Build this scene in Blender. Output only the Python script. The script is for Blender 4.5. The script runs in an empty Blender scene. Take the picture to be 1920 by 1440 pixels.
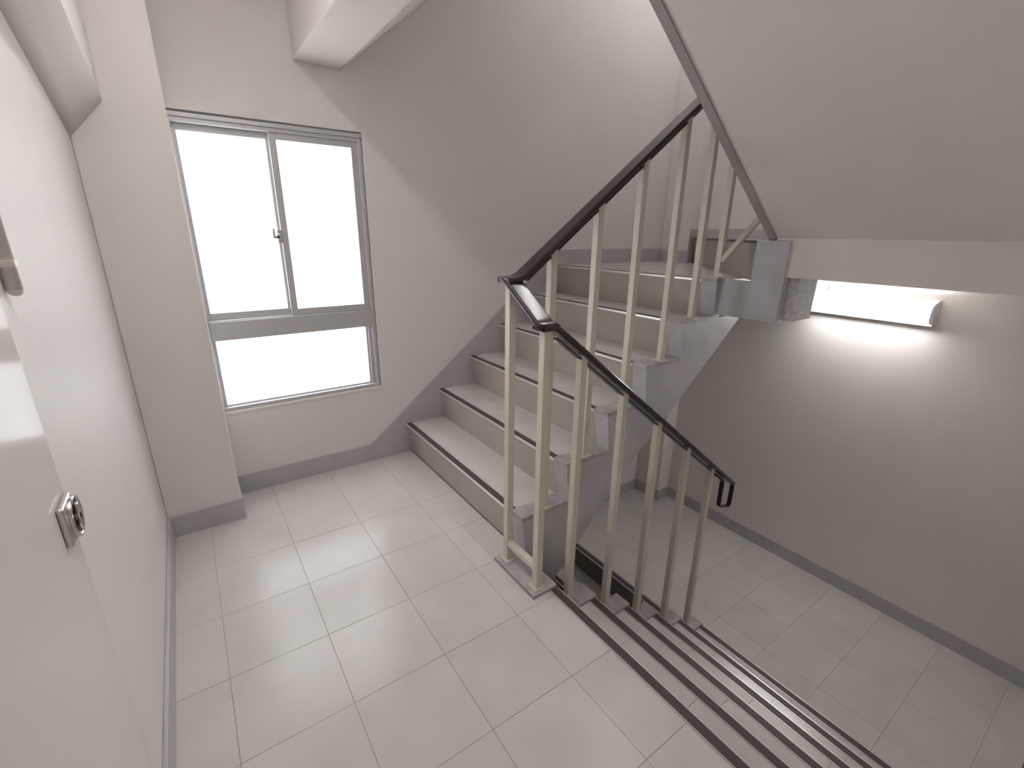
import bpy, bmesh, math, random
from mathutils import Vector, Matrix

random.seed(7)
S = bpy.context.scene
COL = S.collection

# ------------------------------------------------------------------ camera
cam_data = bpy.data.cameras.new('camera')
cam = bpy.data.objects.new('camera', cam_data)
COL.objects.link(cam)
cam.location = (-0.50912, -1.70171, 1.34702)
cam.rotation_mode = 'XYZ'
cam.rotation_euler = (1.25493, -0.01187, -0.60617)
cam_data.sensor_fit = 'HORIZONTAL'
cam_data.sensor_width = 36.0
cam_data.lens = 868.593 / 1920.0 * 36.0
cam_data.clip_start = 0.01
S.camera = cam

# ------------------------------------------------------------------ world, exposure, light levels
world = bpy.data.worlds.new('overcast_sky')
S.world = world
world.use_nodes = True
world.node_tree.nodes['Background'].inputs['Color'].default_value = (0.93, 0.96, 1.0, 1)
world.node_tree.nodes['Background'].inputs['Strength'].default_value = 1.0
S.view_settings.view_transform = 'Standard'
S.view_settings.look = 'None'
S.view_settings.gamma = 1.0
S.view_settings.use_curve_mapping = False
S.view_settings.exposure = 0.30
WINDOW_LIGHT = 2.8
LAMP_LIGHT = 24.0          # wall lamp on the lower half landing
LANDING_LAMP_LIGHT = 33.0  # bare tube under the slab above this landing
UPPER_LAMP_LIGHT = 54.0     # lamp of the next half landing up

# ------------------------------------------------------------------ dimensions (metres), read off the photograph
XL, YW, XC, YC = -0.751, 0.905, -0.457, 0.654
XF, XCF, YCF, YR = 2.961, 2.812, 0.64, -1.85
X1, TD, RH = 0.4965, 0.2341, 0.1888          # up flight: first nosing, tread, riser
DX, DD, DH = 0.5067, 0.2356, 0.17293         # down flight
ZL = -6 * DH                                  # lower half landing
Z6, Z7 = 6 * RH, 7 * RH                       # upper half landing and its winder
YS, YN = -0.353, -0.270                       # inner edge of up flight, inner end of its nosings
YD, YDP = -0.500, -0.572                      # inner edge of down flight, outer edge of its pads
XE = 1.712                                    # edge of the lower landing
BH = 0.104
ZC = 2.43                                     # ceiling of this landing


# ------------------------------------------------------------------ materials
def mat(name, color, rough=0.6, metal=0.0, spec=0.5, bump=0.0, bscale=200.0, mottle=0.0, mscale=3.0,
        mottle_col=None, coat=0.0, rand=0.0, detail=3.0):
    m = bpy.data.materials.new(name)
    m.use_nodes = True
    nt = m.node_tree
    b = nt.nodes['Principled BSDF']
    b.inputs['Base Color'].default_value = (*color, 1)
    b.inputs['Roughness'].default_value = rough
    b.inputs['Metallic'].default_value = metal
    b.inputs['Specular IOR Level'].default_value = spec
    if coat:
        b.inputs['Coat Weight'].default_value = coat
        b.inputs['Coat Roughness'].default_value = 0.05
    geo = nt.nodes.new('ShaderNodeNewGeometry')
    if mottle:
        n = nt.nodes.new('ShaderNodeTexNoise')
        n.inputs['Scale'].default_value = mscale
        n.inputs['Detail'].default_value = detail
        nt.links.new(geo.outputs['Position'], n.inputs['Vector'])
        ramp = nt.nodes.new('ShaderNodeValToRGB')
        ramp.color_ramp.elements[0].position = 0.35
        ramp.color_ramp.elements[1].position = 0.68
        c2 = mottle_col or tuple(c * (1 - mottle) for c in color)
        ramp.color_ramp.elements[0].color = (*c2, 1)
        ramp.color_ramp.elements[1].color = (*color, 1)
        nt.links.new(n.outputs['Fac'], ramp.inputs['Fac'])
        out = ramp.outputs['Color']
        if rand:
            oi = nt.nodes.new('ShaderNodeObjectInfo')
            mr = nt.nodes.new('ShaderNodeMapRange')
            mr.inputs['To Min'].default_value = 1 - rand
            mr.inputs['To Max'].default_value = 1 + rand
            nt.links.new(oi.outputs['Random'], mr.inputs['Value'])
            mx = nt.nodes.new('ShaderNodeVectorMath')
            mx.operation = 'SCALE'
            nt.links.new(out, mx.inputs[0])
            nt.links.new(mr.outputs['Result'], mx.inputs['Scale'])
            out = mx.outputs['Vector']
        nt.links.new(out, b.inputs['Base Color'])
    if bump:
        n2 = nt.nodes.new('ShaderNodeTexNoise')
        n2.inputs['Scale'].default_value = bscale
        n2.inputs['Detail'].default_value = 2.0
        nt.links.new(geo.outputs['Position'], n2.inputs['Vector'])
        bp = nt.nodes.new('ShaderNodeBump')
        bp.inputs['Strength'].default_value = bump
        bp.inputs['Distance'].default_value = 0.002
        nt.links.new(n2.outputs['Fac'], bp.inputs['Height'])
        nt.links.new(bp.outputs['Normal'], b.inputs['Normal'])
    return m


def emit_mat(name, color, strength, rough=0.3):
    m = mat(name, (0.8, 0.8, 0.8), rough)
    b = m.node_tree.nodes['Principled BSDF']
    b.inputs['Emission Color'].default_value = (*color, 1)
    b.inputs['Emission Strength'].default_value = strength
    return m


M_WALL = mat('cream_wall_paint', (0.82, 0.785, 0.765), 0.5, spec=0.35, bump=0.25, bscale=170, mottle=0.05, mscale=1.3)
M_SOFFIT = mat('cream_soffit_paint', (0.81, 0.772, 0.74), 0.6, spec=0.3, bump=0.2, bscale=220, mottle=0.05, mscale=1.2)
M_CONC = mat('cream_rough_concrete', (0.78, 0.76, 0.75), 0.8, bump=1.0, bscale=120, mottle=0.3, mscale=60)
M_GREY = mat('grey_stringer_paint', (0.56, 0.54, 0.575), 0.42, bump=0.15, bscale=60, mottle=0.16, mscale=7)
M_SKIRT = mat('grey_skirting_paint', (0.53, 0.508, 0.535), 0.45, bump=0.12, bscale=60, mottle=0.1, mscale=6)
M_STRIP = mat('grey_edge_paint', (0.40, 0.375, 0.37), 0.5, mottle=0.1, mscale=5)
M_PAD = mat('worn_grey_pad', (0.50, 0.465, 0.47), 0.5, bump=0.2, bscale=90, mottle=0.3, mscale=22)
M_TILE = mat('pale_vinyl_tile', (0.66, 0.63, 0.605), 0.22, bump=0.06, bscale=11, mottle=0.07, mscale=5, rand=0.025)
M_TREAD = mat('pale_vinyl_tread', (0.65, 0.62, 0.595), 0.24, bump=0.05, bscale=14, mottle=0.08, mscale=6, rand=0.02)
M_GROUT = mat('dark_tile_joint', (0.22, 0.195, 0.18), 0.8)
M_RISER = mat('shaded_vinyl_riser', (0.43, 0.388, 0.35), 0.4, mottle=0.08, mscale=5)  # tread vinyl darkened overall: the risers' shade is put into the colour
M_RUBBER = mat('dark_rubber', (0.085, 0.062, 0.062), 0.5)
M_STEEL = mat('stainless_steel', (0.62, 0.60, 0.58), 0.28, metal=1.0)
M_TRIM = mat('bright_nosing_metal', (0.80, 0.78, 0.76), 0.33, metal=0.6)
M_CHROME = mat('satin_chrome', (0.55, 0.53, 0.51), 0.18, metal=1.0)
M_DARKMETAL = mat('dark_recess_metal', (0.10, 0.085, 0.085), 0.3, metal=0.8)
M_RAIL = mat('dark_brown_vinyl', (0.038, 0.024, 0.026), 0.17, spec=0.4)
M_POST = mat('cream_steel_paint', (0.66, 0.615, 0.53), 0.35, mottle=0.06, mscale=14)
M_ALU = mat('anodised_aluminium', (0.56, 0.55, 0.555), 0.38, metal=0.35)
M_DOOR = mat('glossy_cream_door_paint', (0.74, 0.70, 0.67), 0.13, mottle=0.03, mscale=2)
M_DOOR.node_tree.nodes['Principled BSDF'].inputs['IOR'].default_value = 1.12
M_PIPE = mat('cream_pipe_paint', (0.72, 0.67, 0.63), 0.35)
M_HOUSE = mat('white_lamp_enamel', (0.70, 0.69, 0.70), 0.4)
M_LABELGREY = mat('grey_lamp_sticker', (0.45, 0.45, 0.46), 0.5)
M_PANE = emit_mat('frosted_daylit_glass', (0.96, 0.98, 1.0), WINDOW_LIGHT, 0.35)
M_DIFF = emit_mat('lit_lamp_diffuser', (1.0, 0.985, 0.96), LAMP_LIGHT)
M_DIFF2 = emit_mat('lit_landing_diffuser', (1.0, 0.985, 0.965), LANDING_LAMP_LIGHT)
M_DIFF3 = emit_mat('lit_upper_diffuser', (1.0, 0.985, 0.965), UPPER_LAMP_LIGHT)


# ------------------------------------------------------------------ mesh helpers
def box(bm, x0, x1, y0, y1, z0, z1):
    if x0 > x1: x0, x1 = x1, x0
    if y0 > y1: y0, y1 = y1, y0
    if z0 > z1: z0, z1 = z1, z0
    v = [bm.verts.new(p) for p in ((x0, y0, z0), (x1, y0, z0), (x1, y1, z0), (x0, y1, z0),
                                   (x0, y0, z1), (x1, y0, z1), (x1, y1, z1), (x0, y1, z1))]
    for f in ((0, 3, 2, 1), (4, 5, 6, 7), (0, 1, 5, 4), (1, 2, 6, 5), (2, 3, 7, 6), (3, 0, 4, 7)):
        bm.faces.new([v[i] for i in f])


def prism(bm, poly, axis, a, b):
    """extrude a 2-D polygon along an axis: 'y' takes (x, z), 'z' takes (x, y), 'x' takes (y, z)"""
    def P(p, t):
        return {'y': (p[0], t, p[1]), 'z': (p[0], p[1], t), 'x': (t, p[0], p[1])}[axis]
    va = [bm.verts.new(P(p, a)) for p in poly]
    vb = [bm.verts.new(P(p, b)) for p in poly]
    n = len(poly)
    bm.faces.new(va)
    bm.faces.new(list(reversed(vb)))
    for i in range(n):
        bm.faces.new((va[i], vb[i], vb[(i + 1) % n], va[(i + 1) % n]))


def cyl(bm, p0, p1, r, n=12, r2=None):
    p0, p1 = Vector(p0), Vector(p1)
    d = p1 - p0
    m = Matrix.Translation((p0 + p1) / 2) @ d.to_track_quat('Z', 'Y').to_matrix().to_4x4()
    bmesh.ops.create_cone(bm, cap_ends=True, segments=n, radius1=r, radius2=r if r2 is None else r2,
                          depth=d.length, matrix=m)


def sweep(bm, path, prof, side):
    """sweep a closed profile of (side, up) offsets along a path; side[i] = sideways unit vector at each point"""
    rings = []
    n = len(path)
    for i, p in enumerate(path):
        p = Vector(p)
        t = (Vector(path[min(i + 1, n - 1)]) - Vector(path[max(i - 1, 0)])).normalized()
        s = Vector(side[i]).normalized()
        u = t.cross(s).normalized()
        if len(side[i]) > 3:
            pass
        rings.append([bm.verts.new(p + s * a + u * b) for a, b in prof])
    k = len(prof)
    for r0, r1 in zip(rings, rings[1:]):
        for j in range(k):
            bm.faces.new((r0[j], r0[(j + 1) % k], r1[(j + 1) % k], r1[j]))
    bm.faces.new(rings[0])
    bm.faces.new(list(reversed(rings[-1])))


def obj(name, bm, material, parent=None, smooth=False, bevel=0.0, seg=2):
    bmesh.ops.recalc_face_normals(bm, faces=bm.faces)
    me = bpy.data.meshes.new(name)
    bm.to_mesh(me)
    bm.free()
    for m in (material if isinstance(material, (list, tuple)) else [material]):
        me.materials.append(m)
    o = bpy.data.objects.new(name, me)
    COL.objects.link(o)
    if parent is not None:
        o.parent = parent
        o.matrix_parent_inverse = parent_world(parent).inverted()
    if bevel:
        md = o.modifiers.new('edge', 'BEVEL')
        md.width = bevel
        md.segments = seg
        md.limit_method = 'ANGLE'
        md.angle_limit = math.radians(40)
    if smooth:
        for f in me.polygons:
            f.use_smooth = True
    return o


def parent_world(o):
    m = Matrix.LocRotScale(o.location, o.rotation_euler, o.scale)
    if o.parent:
        return parent_world(o.parent) @ o.matrix_parent_inverse @ m
    return m


def bx(name, material, *dims, parent=None, bevel=0.0):
    bm = bmesh.new()
    box(bm, *dims)
    return obj(name, bm, material, parent, bevel=bevel)


def boxes(name, material, lst, parent=None, bevel=0.0):
    bm = bmesh.new()
    for d in lst:
        box(bm, *d)
    return obj(name, bm, material, parent, bevel=bevel)


def pr(name, material, poly, axis, a, b, parent=None, bevel=0.0):
    bm = bmesh.new()
    prism(bm, poly, axis, a, b)
    return obj(name, bm, material, parent, bevel=bevel)


def struct(o, label=None):
    o['kind'] = 'structure'
    if label:
        o['label'] = label
    return o


def thing(name, label, cat, loc, group=None):
    group = group or {'staircase': 'flights of the staircase', 'lamp': 'fluorescent lamps of the stairwell'}.get(cat)
    o = bpy.data.objects.new(name, None)
    o.empty_display_size = 0.1
    COL.objects.link(o)
    o.location = loc
    o['label'] = label
    o['category'] = cat
    if group:
        o['group'] = group
    return o


# ------------------------------------------------------------------ tiles
_tile_cache = {}


def tile_mesh(w, d, t=0.004, ch=0.0007, material=M_TILE):
    key = (round(w, 4), round(d, 4), t, material.name)
    if key in _tile_cache:
        return _tile_cache[key]
    bm = bmesh.new()
    a, b = w / 2, d / 2
    lo = [bm.verts.new((sx * a, sy * b, -t)) for sx, sy in ((-1, -1), (1, -1), (1, 1), (-1, 1))]
    mid = [bm.verts.new((sx * a, sy * b, -ch)) for sx, sy in ((-1, -1), (1, -1), (1, 1), (-1, 1))]
    top = [bm.verts.new((sx * (a - ch), sy * (b - ch), 0)) for sx, sy in ((-1, -1), (1, -1), (1, 1), (-1, 1))]
    for r0, r1 in ((lo, mid), (mid, top)):
        for i in range(4):
            bm.faces.new((r0[i], r0[(i + 1) % 4], r1[(i + 1) % 4], r1[i]))
    bm.faces.new(top)
    bm.faces.new(list(reversed(lo)))
    bmesh.ops.recalc_face_normals(bm, faces=bm.faces)
    me = bpy.data.meshes.new('tile')
    bm.to_mesh(me)
    bm.free()
    me.materials.append(material)
    _tile_cache[key] = me
    return me


def lay_tile(x0, x1, y0, y1, z, parent, gap=0.0008, tilt=0.0014, name='tile', material=M_TILE):
    if x1 - x0 < 0.006 or y1 - y0 < 0.006:
        return
    me = tile_mesh(x1 - x0 - gap, y1 - y0 - gap, material=material)
    o = bpy.data.objects.new(name, me)
    COL.objects.link(o)
    o.parent = parent
    o.matrix_parent_inverse = parent_world(parent).inverted()
    o.location = ((x0 + x1) / 2, (y0 + y1) / 2, z + random.uniform(0, 0.0002))
    o.rotation_euler = (random.uniform(-tilt, tilt), random.uniform(-tilt, tilt), 0)


def cuts(lo, hi, origin, step=0.3):
    k = math.floor((lo - origin) / step) + 1
    v = [lo]
    while origin + k * step < hi - 1e-6:
        if origin + k * step - v[-1] > 1e-6:
            v.append(origin + k * step)
        k += 1
    v.append(hi)
    return v


# ================================================================== THE SHELL
WX0, WX1, WZ0, WZ1 = -0.4646, 0.358, 0.456, 1.822      # window opening
T = 0.16
ZB, ZT = -2.35, 4.1
struct(boxes('wall_window', M_WALL, [
    (XL - T, WX0, YW, YW + T, ZB, ZT), (WX1, XF + T, YW, YW + T, ZB, ZT),
    (WX0, WX1, YW, YW + T, ZB, WZ0), (WX0, WX1, YW, YW + T, WZ1, ZT)]))
struct(bx('wall_left', M_WALL, XL - T, XL, YR - T, YW + T, -0.16, 2.6))
struct(bx('wall_far', M_WALL, XF, XF + T, YR - T, YW + T, ZB, ZT))
struct(bx('wall_right', M_WALL, XL - T, XF + T, YR - T, YR, ZB, ZT))
struct(bx('wall_back', M_WALL, XL - T, XL, YR - T, YW + T, 2.6, ZT))
struct(bx('wall_lower_back', M_WALL, XL - T, XL, YR - T, YW + T, ZB, -0.16))
struct(bx('column', M_WALL, XL, XC, YC, YW, 0, ZC, bevel=0.006), 'cream square column in the corner left of the window')
struct(bx('column', M_WALL, XCF, XF, YCF, YW, ZB, ZT, bevel=0.006), 'cream column in the far corner behind the stairs')
struct(bx('ceiling', M_SOFFIT, XL, 0.07, YR, YW, ZC, 2.53))
struct(bx('ceiling', M_SOFFIT, XL - T, XF + T, YR - T, YW + T, ZT, ZT + 0.1))

# beam at the edge of the slab above, over the window wall
struct(bx('beam', M_SOFFIT, 0.066, 0.283, YR, YW, 2.085, 2.53, bevel=0.006),
       'cream concrete beam under the slab above, right of the window top')
# beam over the door along the left wall: its underside falls slightly towards the column
bm = bmesh.new()
sec = [(YC, 1.645, 1.770), (0.0, 1.822, 1.868), (-0.25, 1.86, 1.89), (YR, 1.88, 1.90)]
fine = []
for (ya, ia, oa), (yb, ib, ob) in zip(sec, sec[1:]):
    fine += [(ya + (yb - ya) * t / 10, ia + (ib - ia) * t / 10, oa + (ob - oa) * t / 10) for t in range(10)]
fine.append(sec[-1])
rings = []
for y, zi, zo in fine:
    rings.append([bm.verts.new(p) for p in ((XL, y, zi), (XL + 0.037, y, zi * 0.667 + zo * 0.333), (XL + 0.074, y, zi * 0.333 + zo * 0.667),
                                            (-0.640, y, zo), (-0.640, y, ZC), (XL, y, ZC))])
for a, b in zip(rings, rings[1:]):
    for i in range(6):
        f = bm.faces.new((a[i], a[(i + 1) % 6], b[(i + 1) % 6], b[i]))
        f.smooth = i < 3
bm.faces.new(rings[0]); bm.faces.new(rings[-1])
struct(obj('beam', bm, M_SOFFIT), 'cream beam along the top of the left wall above the door')

# ------------------------------------------------------------------ floor of this landing
floor = struct(pr('floor', M_GROUT, [(XL, YR), (0.50, YR), (0.50, -0.55), (0.50, -0.29), (0.52, -0.29), (0.52, YW), (XL, YW)],
                  'z', -0.16, -0.0035))
xs = cuts(XL + 0.006, 0.470, 0.0)
ys = cuts(YR + 0.006, YW - 0.006, 0.0)
for xa, xb in zip(xs, xs[1:]):
    for ya, yb in zip(ys, ys[1:]):
        last = abs(xb - 0.470) < 1e-6
        if last:
            # strip beside the stair foot: up flight side reaches the first riser, the middle meets the grey pad
            if ya > -0.01:
                lay_tile(xa, 0.516, ya, yb, 0, floor)
            elif ya > -0.31:
                lay_tile(xa, 0.394, ya, yb, 0, floor)
                lay_tile(0.394, 0.516, -0.289, yb, 0, floor)
            elif ya > -0.61:
                lay_tile(xa, 0.394, ya, yb, 0, floor)
                lay_tile(0.394, 0.4755, ya, -0.572, 0, floor)
            else:
                lay_tile(xa, 0.4755, ya, yb, 0, floor)
        else:
            if xb < XC + 0.31 and yb > YC:
                if xb <= XC + 0.001:
                    yb2 = YC - 0.004
                    if ya < yb2:
                        lay_tile(xa, xb, ya, yb2, 0, floor)
                    continue
                if xa < XC:
                    if ya < YC:
                        lay_tile(xa, XC + 0.007, ya, YC - 0.006, 0, floor)
                        lay_tile(XC + 0.007, xb, ya, yb, 0, floor)
                    else:
                        lay_tile(XC + 0.007, xb, ya, yb, 0, floor)
                    continue
            lay_tile(xa, xb, ya, yb, 0, floor)
bx('landing_edge_pad', M_PAD, 0.396, 0.513, -0.570, -0.292, -0.06, 0.013, parent=floor, bevel=0.002)['label'] = \
    'worn grey pad under the two first posts'

# ------------------------------------------------------------------ lower half landing
floor_low = struct(bx('floor', M_GROUT, XE + 0.003, XF, YR, YW, ZL - 0.16, ZL - 0.0035), 'pale tiled floor of the lower half landing')
xs = cuts(XE + 0.045, XF - 0.006, XE)
ys = cuts(YR + 0.006, YW - 0.006, -0.505)
for xa, xb in zip(xs, xs[1:]):
    for ya, yb in zip(ys, ys[1:]):
        if xb > XCF and yb > YCF - 0.006:
            if ya >= YCF - 0.006:
                if xa < XCF - 0.006:
                    lay_tile(xa, XCF - 0.006, ya, yb, ZL, floor_low)
                continue
            lay_tile(xa, XCF - 0.006, ya, yb, ZL, floor_low)
            lay_tile(XCF - 0.006, xb, ya, YCF - 0.006, ZL, floor_low)
            continue
        lay_tile(xa, xb, ya, yb, ZL, floor_low)
struct(bx('floor', M_TILE, XL, XF, YR, YW, ZB - 0.12, ZB + 0.02), 'bottom floor below the flights')

# ------------------------------------------------------------------ upper half landing (level, and one winder step up)
floor_up = struct(bx('floor', M_TILE, 1.735, XF, YS, YW, 0.95, Z6), 'pale floor of the upper half landing behind the stairs')
bx('landing_face', M_GREY, 1.70, 1.735, YS - 0.001, -0.27, 0.95, Z6 - 0.0, parent=floor_up)
struct(pr('trim_1', M_GREY, [(1.70, YS), (1.70, -0.655), (1.762, -0.655), (1.762, YS)], 'z', 0.962, Z6 + 0.004, None, 0.003),
       'grey edge block of the upper half landing at the stair well')
struct(pr('floor', M_SOFFIT, [(1.757, -0.550), (1.757, -0.652), (1.716, -0.652), (1.716, YR), (XF, YR), (XF, YCF), (2.895, YCF)],
          'z', 1.170, Z7 - 0.002), 'raised part of the upper half landing with a cream edge')
struct(pr('trim_2', M_GREY, [(1.70, -0.505), (1.70, -0.655), (1.80, -0.655), (1.80, -0.46)], 'z', Z6, Z7 + 0.006, None, 0.003),
       'grey upper half of the landing edge block')
struct(bx('trim_3', M_CONC, 1.762, 1.93, -0.702, -0.560, 0.972, 1.170, bevel=0.004),
       'rough cream concrete stub behind the grey landing block')
# lamps above: slab over the upper half landing
struct(bx('ceiling', M_SOFFIT, 1.75, XF, YR, YW, 3.62, 3.76))

# ------------------------------------------------------------------ skirtings
k = RH / TD
sk_x0 = 0.263


def sk_top(x):
    return BH + 0.001 + 0.797 * (x - sk_x0)


xk = sk_x0 + (Z6 + BH - BH - 0.001) / 0.797
poly = [(XC, 0), (0.54, 0), (0.66, 0.0), (1.70, Z6 - 0.25), (1.74, Z6 - 0.05), (XCF, Z6 - 0.05), (XCF, Z6 + BH),
        (xk, Z6 + BH), (sk_x0, BH), (XC, BH)]
struct(pr('baseboard_window', M_SKIRT, poly, 'y', YW - 0.007, YW, None, 0.001))
struct(boxes('baseboard_column', M_SKIRT, [(XL, XC + 0.007, YC - 0.007, YC, 0, BH), (XC, XC + 0.007, YC, YW - 0.007, 0, BH)], bevel=0.001))
struct(bx('baseboard_left', M_SKIRT, XL, XL + 0.012, -0.60, YC - 0.007, 0, BH, bevel=0.003))
struct(boxes('baseboard_far', M_SKIRT, [(XF - 0.007, XF, YR, YCF, ZL, ZL + BH), (XCF - 0.007, XF, YCF - 0.007, YCF, ZL, ZL + BH),
                                         (XCF - 0.007, XCF, YCF, YW, ZL, ZL + BH)], bevel=0.001))
struct(bx('baseboard_lower', M_SKIRT, XE, XCF, YW - 0.007, YW, ZL, ZL + BH, bevel=0.001))
struct(boxes('baseboard_upper', M_SKIRT, [(XF - 0.007, XF, YR, YCF, Z7, Z7 + 0.07), (XCF - 0.007, XF - 0.007, YCF - 0.007, YCF, Z6, Z7 + 0.07),
                                           (XCF - 0.007, XCF, YCF, YW - 0.007, Z6, Z6 + BH - 0.01)], bevel=0.001))

# ------------------------------------------------------------------ window
win = struct(bpy.data.objects.new('window_1', None))
COL.objects.link(win)
win.location = ((WX0 + WX1) / 2, YW, WZ0)
FX0, FX1 = -0.4646, 0.354
boxes('window_frame', M_ALU, [
    (FX0, FX0 + 0.018, YW + 0.004, YW + 0.085, 0.466, 1.81),
    (FX1 - 0.019, FX1, YW + 0.004, YW + 0.085, 0.466, 1.81),
    (FX0 + 0.018, FX1 - 0.019, YW + 0.004, YW + 0.085, 0.466, 0.486),
], parent=win, bevel=0.0015)
boxes('head_rail', M_ALU, [(FX0 - 0.0, FX1, YW - 0.006, YW + 0.085, 1.796, 1.812), (FX0, FX1, YW + 0.006, YW + 0.085, 1.778, 1.796)],
      parent=win, bevel=0.0015)
boxes('transom', M_ALU, [(FX0 + 0.018, FX1 - 0.019, YW + 0.003, YW + 0.08, 0.829, 0.921),
                         (FX0 + 0.018, FX1 - 0.019, YW + 0.012, YW + 0.07, 0.921, 0.926)], parent=win, bevel=0.002)
bx('sill_edge', M_WALL, WX0, WX1 + 0.004, YW - 0.004, YW + 0.09, 0.450, 0.466, parent=win, bevel=0.002)


def sash(name, x0, x1, y0, y1, z0, z1, sl, sr, rt, rb, label):
    s = boxes(name, M_ALU, [(x0, x0 + sl, y0, y1, z0, z1), (x1 - sr, x1, y0, y1, z0, z1),
                            (x0 + sl, x1 - sr, y0, y1, z1 - rt, z1), (x0 + sl, x1 - sr, y0, y1, z0, z0 + rb)], win, 0.0015)
    s['label'] = label
    bx('glass_pane', M_PANE, x0 + sl - 0.004, x1 - sr + 0.004, (y0 + y1) / 2 - 0.003, (y0 + y1) / 2 + 0.003,
       z0 + rb - 0.004, z1 - rt + 0.004, parent=s)
    return s


sa = sash('sash', FX0 + 0.018, -0.052, YW + 0.048, YW + 0.072, 0.926, 1.776, 0.016, 0.034, 0.026, 0.032, 'left sliding sash in the rear track')
sb = sash('sash', -0.075, FX1 - 0.019, YW + 0.016, YW + 0.040, 0.926, 1.778, 0.031, 0.032, 0.030, 0.031, 'right sliding sash in the front track')
lp = boxes('lower_sash', M_ALU, [(FX0 + 0.018, -0.432, YW + 0.03, YW + 0.06, 0.486, 0.829), (0.303, FX1 - 0.019, YW + 0.03, YW + 0.06, 0.486, 0.829),
                                  (0.314, FX1 - 0.019, YW + 0.018, YW + 0.03, 0.486, 0.829),
                                  (-0.432, 0.303, YW + 0.03, YW + 0.06, 0.486, 0.494)], win, 0.001)
lp['label'] = 'fixed lower light below the transom'
bx('glass_pane', M_PANE, -0.436, 0.307, YW + 0.042, YW + 0.048, 0.490, 0.833, parent=lp)
# crescent lock on the meeting stile
bm = bmesh.new()
box(bm, -0.094, -0.072, YW + 0.010, YW + 0.020, 1.285, 1.345)
cyl(bm, (-0.088, YW + 0.012, 1.315), (-0.088, YW - 0.012, 1.315), 0.014, 12)
box(bm, -0.112, -0.088, YW - 0.012, YW - 0.005, 1.306, 1.318)
box(bm, -0.117, -0.107, YW - 0.013, YW - 0.005, 1.306, 1.352)
obj('crescent_lock', bm, M_CHROME, sb, bevel=0.0015)
# blind panel behind the panes keeps the outside overcast brightness out of view of the joints
# ------------------------------------------------------------------ door in the left wall
door = struct(bx('door_1', M_DOOR, XL - 0.002, XL + 0.003, -1.50, -0.655, 0.012, 1.99, bevel=0.001),
              'glossy cream door in the left wall, cut off by the left edge')
bm = bmesh.new()
box(bm, XL + 0.003, XL + 0.012, -0.735, -0.662, 0.826, 0.902)
lock = obj('lock_case', bm, M_STEEL, door, bevel=0.004)
lock['label'] = 'stainless steel lock case with a round recessed pull ring'
bm = bmesh.new()
cy_, cz_ = -0.676, 0.857
cyl(bm, (XL + 0.010, cy_, cz_), (XL + 0.0135, cy_, cz_), 0.033, 28)
obj('recess_dish', bm, M_DARKMETAL, lock, smooth=False)
bm = bmesh.new()
N = 32
ri, ro, xa, xb = 0.033, 0.0385, XL + 0.010, XL + 0.0165
rg = []
for i in range(N):
    a = 2 * math.pi * i / N
    c, s = math.cos(a), math.sin(a)
    rg.append([bm.verts.new((x, cy_ + r * c, cz_ + r * s)) for x, r in ((xa, ro), (xb, ro - 0.0015), (xb, ri), (xa, ri))])
for i in range(N):
    for j in range(4):
        bm.faces.new((rg[i][j], rg[i][(j + 1) % 4], rg[(i + 1) % N][(j + 1) % 4], rg[(i + 1) % N][j]))
obj('pull_ring', bm, M_CHROME, lock, smooth=True)
bm = bmesh.new()
cyl(bm, (XL + 0.012, cy_, cz_), (XL + 0.020, cy_, cz_), 0.008, 14)
box(bm, XL + 0.014, XL + 0.020, cy_ - 0.006, cy_ + 0.006, cz_ - 0.022, cz_ + 0.026)
obj('thumb_turn', bm, M_CHROME, lock, bevel=0.002)

# pipe beside the door
PX, PY, PZ = XL + 0.011, -0.603, 1.248
pipe = thing('conduit_pipe', 'cream round pipe on the left wall beside the door, cut off by the left edge', 'pipe', (XL, PY, PZ))
bm = bmesh.new()
cyl(bm, (PX, PY, PZ), (PX, PY, 1.80), 0.0105, 20)
bmesh.ops.create_uvsphere(bm, u_segments=20, v_segments=10, radius=0.0105, matrix=Matrix.Translation((PX, PY, PZ)))
obj('pipe', bm, M_PIPE, pipe, smooth=True)
bm = bmesh.new()
box(bm, XL, XL + 0.002, PY + 0.008, PY + 0.030, 1.281, 1.299)
box(bm, XL, PX + 0.012, PY - 0.012, PY + 0.012, 1.284, 1.296)
obj('saddle_clip', bm, M_PIPE, pipe, bevel=0.001)


# ================================================================== STAIRS
def nosing(parent, x, z, y0, y1, lip=0.010, sgn=1):
    """metal nosing whose front faces -x (sgn=1) or +x (sgn=-1); rubber insert is its sub-part"""
    f = lambda a: x + sgn * a
    bm = bmesh.new()
    box(bm, f(-0.002), f(0.036), y0, y1, z - 0.003, z + 0.0012)
    box(bm, f(-0.003), f(0.0018), y0, y1, z - lip, z + 0.0016)
    box(bm, f(0.0332), f(0.0368), y0, y1, z - 0.002, z + 0.0022)
    n = obj('nosing', bm, M_TRIM, parent, bevel=0.0006, seg=1)
    bm = bmesh.new()
    for a, b in ((0.0020, 0.0112), (0.0122, 0.0220), (0.0230, 0.0331)):
        box(bm, f(a), f(b), y0 + 0.001, y1 - 0.001, z + 0.001, z + 0.0030)
    box(bm, f(0.0020), f(0.0331), y0 + 0.001, y1 - 0.001, z + 0.001, z + 0.0022)
    obj('rubber_insert', bm, M_RUBBER, n)
    return n


def tread(parent, x0, x1, z, y0, y1, origin, gap=0.0008):
    t = bx('tread', M_GROUT, x0, x1, y0, y1, z - 0.03, z - 0.0032, parent=parent)
    for ya, yb in zip(cuts(y0, y1, origin), cuts(y0, y1, origin)[1:]):
        lay_tile(min(x0, x1), max(x0, x1), ya, yb, z, t, gap, 0.0008, material=M_TREAD)
    return t


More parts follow.
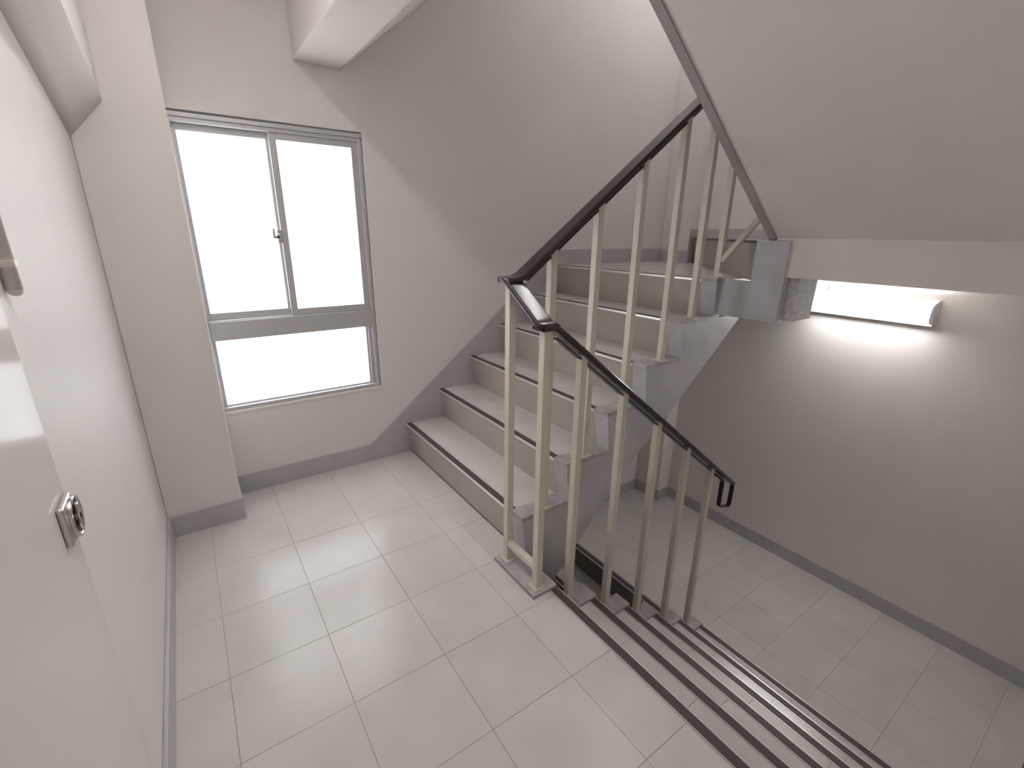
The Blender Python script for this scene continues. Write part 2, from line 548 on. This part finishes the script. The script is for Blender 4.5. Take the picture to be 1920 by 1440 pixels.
# ---- up flight
up = thing('staircase', 'flight of six pale steps with grey sides, climbing along the window wall', 'staircase', (X1, 0.27, 0))
OV = 0.0234
soff = [(0.60, -0.29), (0.739, -0.149), (1.146, 0.268), (1.511, 0.561), (1.962, 0.95)]
for i in range(1, 7):
    x, z = X1 + (i - 1) * TD, i * RH
    xn = x + TD
    pr('riser', M_RISER, [(x + 0.003, z - 0.004), (x + OV, z - RH + 0.0), (x + OV + 0.02, z - RH), (x + 0.03, z - 0.004)], 'y', YN, YW - 0.007, parent=up)
    nosing(up, x, z, YN, YW - 0.008)
    if i < 6:
        tread(up, x + 0.037, xn + OV + 0.004, z, YN, YW - 0.007, 0.0)
        pr('step_pad', M_PAD if i > 1 else M_PAD, [(x + 0.0, z - 0.010), (x + 0.0, z + 0.011), (xn + OV - 0.004, z + 0.011), (xn + OV - 0.004, z - 0.010)],
           'y', YS, YN, parent=up, bevel=0.002)
bx('tread', M_TREAD, X1 + 5 * TD + 0.037, 1.74, YN, YW - 0.007, Z6 - 0.03, Z6 - 0.0005, parent=up)
pr('step_pad', M_PAD, [(X1 + 5 * TD, Z6 - 0.01), (X1 + 5 * TD, Z6 + 0.009), (1.74, Z6 + 0.009), (1.74, Z6 - 0.01)], 'y', YS - 0.002, YN, parent=up, bevel=0.002)
prof = []
for i in range(1, 7):
    x, z = X1 + (i - 1) * TD, i * RH
    prof += [(x + OV, z - RH + (0.011 if i > 1 else 0.0)), (x + 0.002, z - 0.008)]
    prof += [(x + 0.002, z + 0.002)]
prof += [(1.734, Z6 + 0.002), (1.734, Z6 - 0.19), (1.962, 0.95)]
side = [(X1 + OV, -0.29)]
prof = prof + list(reversed(soff)) [1:] + [(0.50, -0.29), (0.50, -0.01)]
pr('stringer', M_GREY, prof, 'y', YS + 0.0005, YN - 0.0005, parent=up)
body = [(X1 + OV + 0.02, -0.02)]
for i in range(1, 7):
    x, z = X1 + (i - 1) * TD, i * RH
    body += [(x + OV + 0.018, z - RH - 0.02), (x + 0.032, z - 0.031)]
    body += [(x + TD + 0.015, z - 0.031)] if i < 6 else [(1.734, z - 0.031)]
body += [(1.734, 0.952), (1.962, 0.952)]
body = body + list(reversed(soff))[1:]
pr('waist_slab', M_SOFFIT, body, 'y', YN, YW - 0.008, parent=up)

# ---- winder riser on the upper half landing
w0, w1 = Vector((1.715, -0.515)), Vector((2.850, YCF - 0.010))
dv = (w1 - w0).normalized()
nv = Vector((dv.y, -dv.x))          # towards the raised part
wind = thing('winder_step', 'single dark step set diagonally across the upper half landing', 'step', (2.25, 0.05, Z6))
bm = bmesh.new()
b0, b1 = w0 - nv * 0.0, w1 - nv * 0.0
va = []
for (p, q) in ((w0, w1),):
    pts = [(p, 0.003, Z7 - 0.006), (q, 0.003, Z7 - 0.006), (q, 0.026, Z6), (p, 0.026, Z6)]
    fr = [bm.verts.new((a.x + nv.x * d, a.y + nv.y * d, z)) for a, d, z in pts]
    bk = [bm.verts.new((a.x + nv.x * (d + 0.03), a.y + nv.y * (d + 0.03), z)) for a, d, z in pts]
    bm.faces.new(fr); bm.faces.new(list(reversed(bk)))
    for i in range(4):
        bm.faces.new((fr[i], bk[i], bk[(i + 1) % 4], fr[(i + 1) % 4]))
obj('riser', bm, M_RISER, wind)
bm = bmesh.new()
pts = [w0, w1, w1 + nv * 0.05, w0 + nv * 0.05]
lo = [bm.verts.new((p.x, p.y, Z7 - 0.008)) for p in pts]
hi = [bm.verts.new((p.x, p.y, Z7 + 0.003)) for p in pts]
bm.faces.new(lo); bm.faces.new(hi)
for i in range(4):
    bm.faces.new((lo[i], lo[(i + 1) % 4], hi[(i + 1) % 4], hi[i]))
obj('nosing', bm, M_RUBBER, wind)

# ---- down flight
down = thing('staircase', 'flight of pale steps with dark nosings descending to the lower landing at bottom right', 'staircase', (DX, -1.1, 0))
Y0, Y1 = YR + 0.002, YD - 0.072
for i in range(0, 6):
    x, z = DX + i * DD, -i * DH
    if i == 0:
        x = 0.5128
    nosing(down, x, z, Y0, Y1, sgn=-1)
    pr('riser', M_RISER, [(x - 0.003, z - 0.004), (x - OV, z - DH), (x - OV - 0.02, z - DH), (x - 0.03, z - 0.004)], 'y', Y0, Y1 + 0.07, parent=down)
    if i > 0:
        tread(down, x - 0.037, x - DD - OV - 0.004, z, Y0, Y1, -0.505)
        bx('step_pad', M_PAD, x - DD - OV + 0.0005, x + 0.008, Y1 + 0.0005, YD + 0.016, z - 0.012, z + 0.012, parent=down, bevel=0.002)
stair = [(0.49, -0.035)]
for i in range(0, 6):
    x, z = DX + i * DD, -i * DH
    stair += [(x - 0.034, z - 0.032), (x - OV - 0.018, z - DH - 0.02)] if i < 5 else [(x - 0.034, z - 0.032), (x - OV - 0.018, z - DH)]
    if i < 5:
        stair[-1] = (x - OV - 0.018, z - DH - 0.032)
stair += [(XE - 0.04, ZL - 0.15), (1.55, ZL - 0.12), (0.50, -0.34), (0.49, -0.20)]
pr('waist_slab', M_SOFFIT, stair, 'y', Y0, Y1 + 0.06, parent=down)
sd = [(0.515, -0.02)]
for i in range(0, 6):
    x, z = DX + i * DD, -i * DH
    sd += [(x - 0.002, z - 0.012), (x - OV, z - DH - 0.0)]
sd += [(XE - 0.005, ZL - 0.15), (1.55, ZL - 0.12), (0.515, -0.34)]
pr('stringer', M_GREY, sd, 'y', Y1 + 0.061, YD + 0.014, parent=down)

# ---- the flight that goes on down from the lower landing, under the up flight
low = thing('staircase', 'dark flight under the stairs, going on down from the edge of the lower landing', 'staircase', (XE, 0.3, ZL))
nosing(low, XE, ZL, YS - 0.03, YW - 0.008)
for i in range(0, 6):
    x, z = XE - i * DD, ZL - i * DH
    pr('riser', M_RISER, [(x + 0.003, z - 0.004), (x + OV, z - DH), (x + OV + 0.02, z - DH), (x + 0.03, z - 0.004)], 'y', YS - 0.03, YW - 0.008, parent=low)
    if i:
        nosing(low, x, z, YS - 0.03, YW - 0.008)
        bx('tread', M_TREAD, x + 0.037, x + DD + OV + 0.004, YS - 0.03, YW - 0.008, z - 0.03, z, parent=low)
pr('waist_slab', M_SOFFIT, [(XE + 0.03, ZL - 0.03), (XE + 0.03, ZL - 0.15), (0.40, ZB + 0.03), (0.46, ZL - 6 * DH - 0.03)] if False else
   [(XE + 0.04, ZL - 0.20), (XE + 0.04, ZL - 0.36), (0.70, ZB + 0.021), (0.52, ZB + 0.021)], 'y', YS - 0.02, YW - 0.010, parent=low)

# ---- flight over the down flight: only its underside shows
over = thing('staircase', 'sloping cream underside of the upper flight with a grey edge at top right', 'staircase', (1.8, -1.1, Z7))
zs = lambda x: 2.597 - 0.733 * x
step = []
for j in range(0, 7):
    x = 1.98 - j * DD
    step += [(x, Z7 + j * DH), (x, Z7 + (j + 1) * DH)]
step += [(0.283, Z7 + 7 * DH)]
pr('flight_slab', M_SOFFIT, [(1.718, zs(1.718)), (1.718, Z7 - 0.004), (1.98, Z7 - 0.004)] + step[1:] + [(0.284, zs(0.284))], 'y', YR + 0.001, -0.585, parent=over)
pr('edge_strip', M_STRIP, [(1.726, zs(1.726) - 0.008), (1.98, Z7 + 0.003), (1.98, Z7 + 0.05), (0.284, zs(0.284) + 0.10), (0.284, zs(0.284) - 0.010)],
   'y', -0.585, -0.550, parent=over)

# ---- flight over the up flight: its underside shows at the top
over2 = thing('staircase', 'sloping cream underside of the flight above the window wall, at the top edge', 'staircase', (0.3, 0.27, 2.53))
z3 = lambda x: 2.085 + 0.805 * (x - 0.283)
pr('flight_slab', M_SOFFIT, [(0.284, z3(0.284)), (1.90, z3(1.90)), (1.90, z3(1.90) + 0.25), (0.284, z3(0.284) + 0.44)], 'y', YS, YW - 0.001, parent=over2)

# ================================================================== RAILING
RY, RD = -0.330, -0.533
rail = thing('stair_railing', 'cream post railing with a dark brown handrail turning at the head of the stairs', 'railing', (0.44, -0.43, 0.013))
zu = lambda x: 1.273 + 0.747 * (x - 0.582)
zd = lambda x: 0.998 - 0.762 * (x - 0.540)
PW = 0.0145


def post(x, y, z0, z1, plate=True, label=None):
    bm = bmesh.new()
    box(bm, x - PW, x + PW, y - PW, y + PW, z0, z1)
    p = obj('post', bm, M_POST, rail, bevel=0.0015)
    if label:
        p['label'] = label
    if plate:
        bx('base_plate', M_POST, x - 0.027, x + 0.027, y - 0.027, y + 0.027, z0 - 0.001, z0 + 0.005, parent=p, bevel=0.0012)
    return p


post(0.440, RY, 0.013, 1.185)
post(0.440, RD, 0.013, 1.055)
for i, x in enumerate((0.625, 0.850, 1.083, 1.325, 1.530, 1.705), 1):
    post(x, RY, i * RH + 0.011 if i < 6 else Z6 + 0.009, zu(x) - 0.004)
for i, x in enumerate((0.612, 0.850, 1.089, 1.335, 1.572), 1):
    post(x, RD, -i * DH + 0.012, zd(x) - 0.004)
bx('bottom_rail', M_POST, 0.427, 0.453, RD + PW, RY - PW, 0.085, 0.110, parent=rail, bevel=0.0015)
# slanted rail from the last post up to the post on the winder
bm = bmesh.new()
a, b = Vector((1.705, RY - 0.012, 1.225)), Vector((1.705, -0.56, 1.50))
d = (b - a).normalized()
s_ = Vector((1, 0, 0)); u_ = d.cross(s_).normalized()
sweep(bm, [a, b], [(-0.011, -0.011), (0.011, -0.011), (0.011, 0.011), (-0.011, 0.011)], [s_, s_])
obj('bottom_rail', bm, M_POST, rail)

# handrail cap: swept rounded section, side vector horizontal
def rounded(w, t, r, n=4):
    out = []
    for cx, cy, a0 in ((w / 2 - r, t / 2 - r, 0), (-w / 2 + r, t / 2 - r, 90), (-w / 2 + r, -t / 2 + r, 180), (w / 2 - r, -t / 2 + r, 270)):
        for i in range(n + 1):
            a = math.radians(a0 + 90 * i / n)
            out.append((cx + r * math.cos(a), cy + r * math.sin(a)))
    return out


path, sides = [], []


def add(p, s):
    path.append(Vector(p)); sides.append(Vector(s))


SEC = rounded(0.072, 0.021, 0.0085)
bm = bmesh.new()
for x in (1.78, 1.4, 1.0, 0.60, 0.52, 0.485):
    add((x, RY, zu(x)), (0, 1, 0))
add((0.452, RY, 1.190), (0, 1, 0))
add((0.425, RY, 1.188), (0, 1, 0))
add((0.408, RY, 1.188), (0, 1, 0))
sweep(bm, path, SEC, sides)
path, sides = [], []
for y, z in ((RY + 0.034, 1.189), (RY + 0.006, 1.188), (RY - 0.022, 1.176), (RD + 0.030, 1.078), (RD + 0.004, 1.062), (RD - 0.030, 1.055)):
    add((0.440, y, z), (-1, 0, 0))
sweep(bm, path, SEC, sides)
path, sides = [], []
add((0.410, RD, 1.055), (0, -1, 0))
add((0.445, RD, 1.056), (0, -1, 0))
add((0.475, RD, 1.046), (0, -1, 0))
for x in (0.51, 0.54, 1.0, 1.5, 1.775):
    add((x, RD, zd(x)), (0, -1, 0))
sweep(bm, path, SEC, sides)
hr = obj('handrail', bm, M_RAIL, rail, smooth=True)
hr.modifiers.new('flat_faces', 'WEIGHTED_NORMAL').weight = 90

# flat bar under the rail, in pieces between the posts, ending in a hairpin
bar = [(-0.013, -0.003), (0.013, -0.003), (0.013, 0.003), (-0.013, 0.003)]
px = [0.440, 0.612, 0.850, 1.089, 1.335, 1.572]
for a, b in zip(px, px[1:]):
    bm = bmesh.new()
    p0, p1 = (a + PW + (0.03 if a < 0.5 else 0), RD, zd(a + PW + (0.03 if a < 0.5 else 0)) - 0.029), (b - PW, RD, zd(b - PW) - 0.029)
    sweep(bm, [p0, p1], bar, [(0, -1, 0)] * 2)
    obj('flat_bar', bm, M_RAIL, rail)
for a, b in zip((0.440, 0.625, 0.850, 1.083, 1.325, 1.530), (0.625, 0.850, 1.083, 1.325, 1.530, 1.705)):
    bm = bmesh.new()
    x0, x1 = a + PW + (0.05 if a < 0.5 else 0), b - PW
    sweep(bm, [(x0, RY, zu(x0) - 0.030), (x1, RY, zu(x1) - 0.030)], bar, [(0, 1, 0)] * 2)
    obj('flat_bar', bm, M_RAIL, rail)
lp_ = [(1.572 + PW, zd(1.572 + PW) - 0.029), (1.690, 0.098), (1.703, 0.083), (1.707, 0.065), (1.708, -0.058), (1.711, -0.072), (1.722, -0.080),
       (1.800, -0.106), (1.812, -0.106), (1.818, -0.094), (1.820, 0.005), (1.817, 0.025), (1.805, 0.040), (1.765, 0.066)]
bm = bmesh.new()
sweep(bm, [(x, RD, z) for x, z in lp_], rounded(0.024, 0.009, 0.003, 2), [(0, -1, 0)] * len(lp_))
obj('end_loop', bm, M_RAIL, rail, smooth=True)


# ================================================================== LAMPS
def lamp(name, label, M, md, group=None):
    """fluorescent batten: mounting plane z=0 facing +z, long axis y (0.66 m); M places it"""
    t = thing(name, label, 'lamp', M.translation, group)
    t.rotation_euler = M.to_euler()
    def part(nm, bm, m, parent, **kw):
        bm.transform(M)
        return obj(nm, bm, m, parent, **kw)
    bm = bmesh.new()
    box(bm, -0.076, 0.070, -0.330, 0.330, 0.0, 0.052)
    h = part('housing', bm, M_HOUSE, t, bevel=0.004)
    bm = bmesh.new()
    pf = [(-0.062, 0.052), (-0.060, 0.072), (-0.050, 0.098), (-0.030, 0.110), (0.026, 0.110), (0.044, 0.098), (0.054, 0.072), (0.056, 0.052)]
    prism(bm, pf, 'y', -0.318, 0.318)
    part('diffuser', bm, md, t, bevel=0.004)
    for s in (-1, 1):
        bm = bmesh.new()
        prism(bm, [(p[0] * 1.03, p[1] * 1.0 + 0.0) for p in pf], 'y', s * 0.318, s * 0.324)
        part('end_cap', bm, M_HOUSE, t)
    bm = bmesh.new()
    box(bm, 0.030, 0.050, 0.235, 0.300, 0.0675, 0.0685)
    return t


Mw = Matrix.Translation((XF, -0.605, 0.945)) @ Matrix(((0, 0, -1, 0), (0, 1, 0, 0), (1, 0, 0, 0), (0, 0, 0, 1)))
lamp('wall_light', 'lit white fluorescent lamp on the far wall under the upper half landing', Mw, M_DIFF)
def tube_light(label, x, y0, y1, zc, md):
    cl = thing('ceiling_light', label, 'lamp', (x, (y0 + y1) / 2, zc))
    lz = zc - 0.072
    bx('housing', M_HOUSE, x - 0.03, x + 0.03, y0 - 0.03, y1 + 0.03, zc - 0.045, zc, parent=cl, bevel=0.004)
    for y in (y0 - 0.01, y1 + 0.01):
        bx('lamp_holder', M_HOUSE, x - 0.017, x + 0.017, y - 0.012, y + 0.012, lz - 0.018, zc - 0.045, parent=cl, bevel=0.002)
    bm = bmesh.new()
    cyl(bm, (x, y0, lz), (x, y1, lz), 0.016, 16)
    obj('tube', bm, md, cl, smooth=True)


tube_light('lit bare fluorescent tube on the ceiling over this landing, above the frame', -0.222, -1.10, 0.02, ZC, M_DIFF2)
tube_light('lit bare fluorescent tube on the ceiling of the upper half landing, above the frame', 2.33, -0.35, 0.55, 3.62, M_DIFF3)
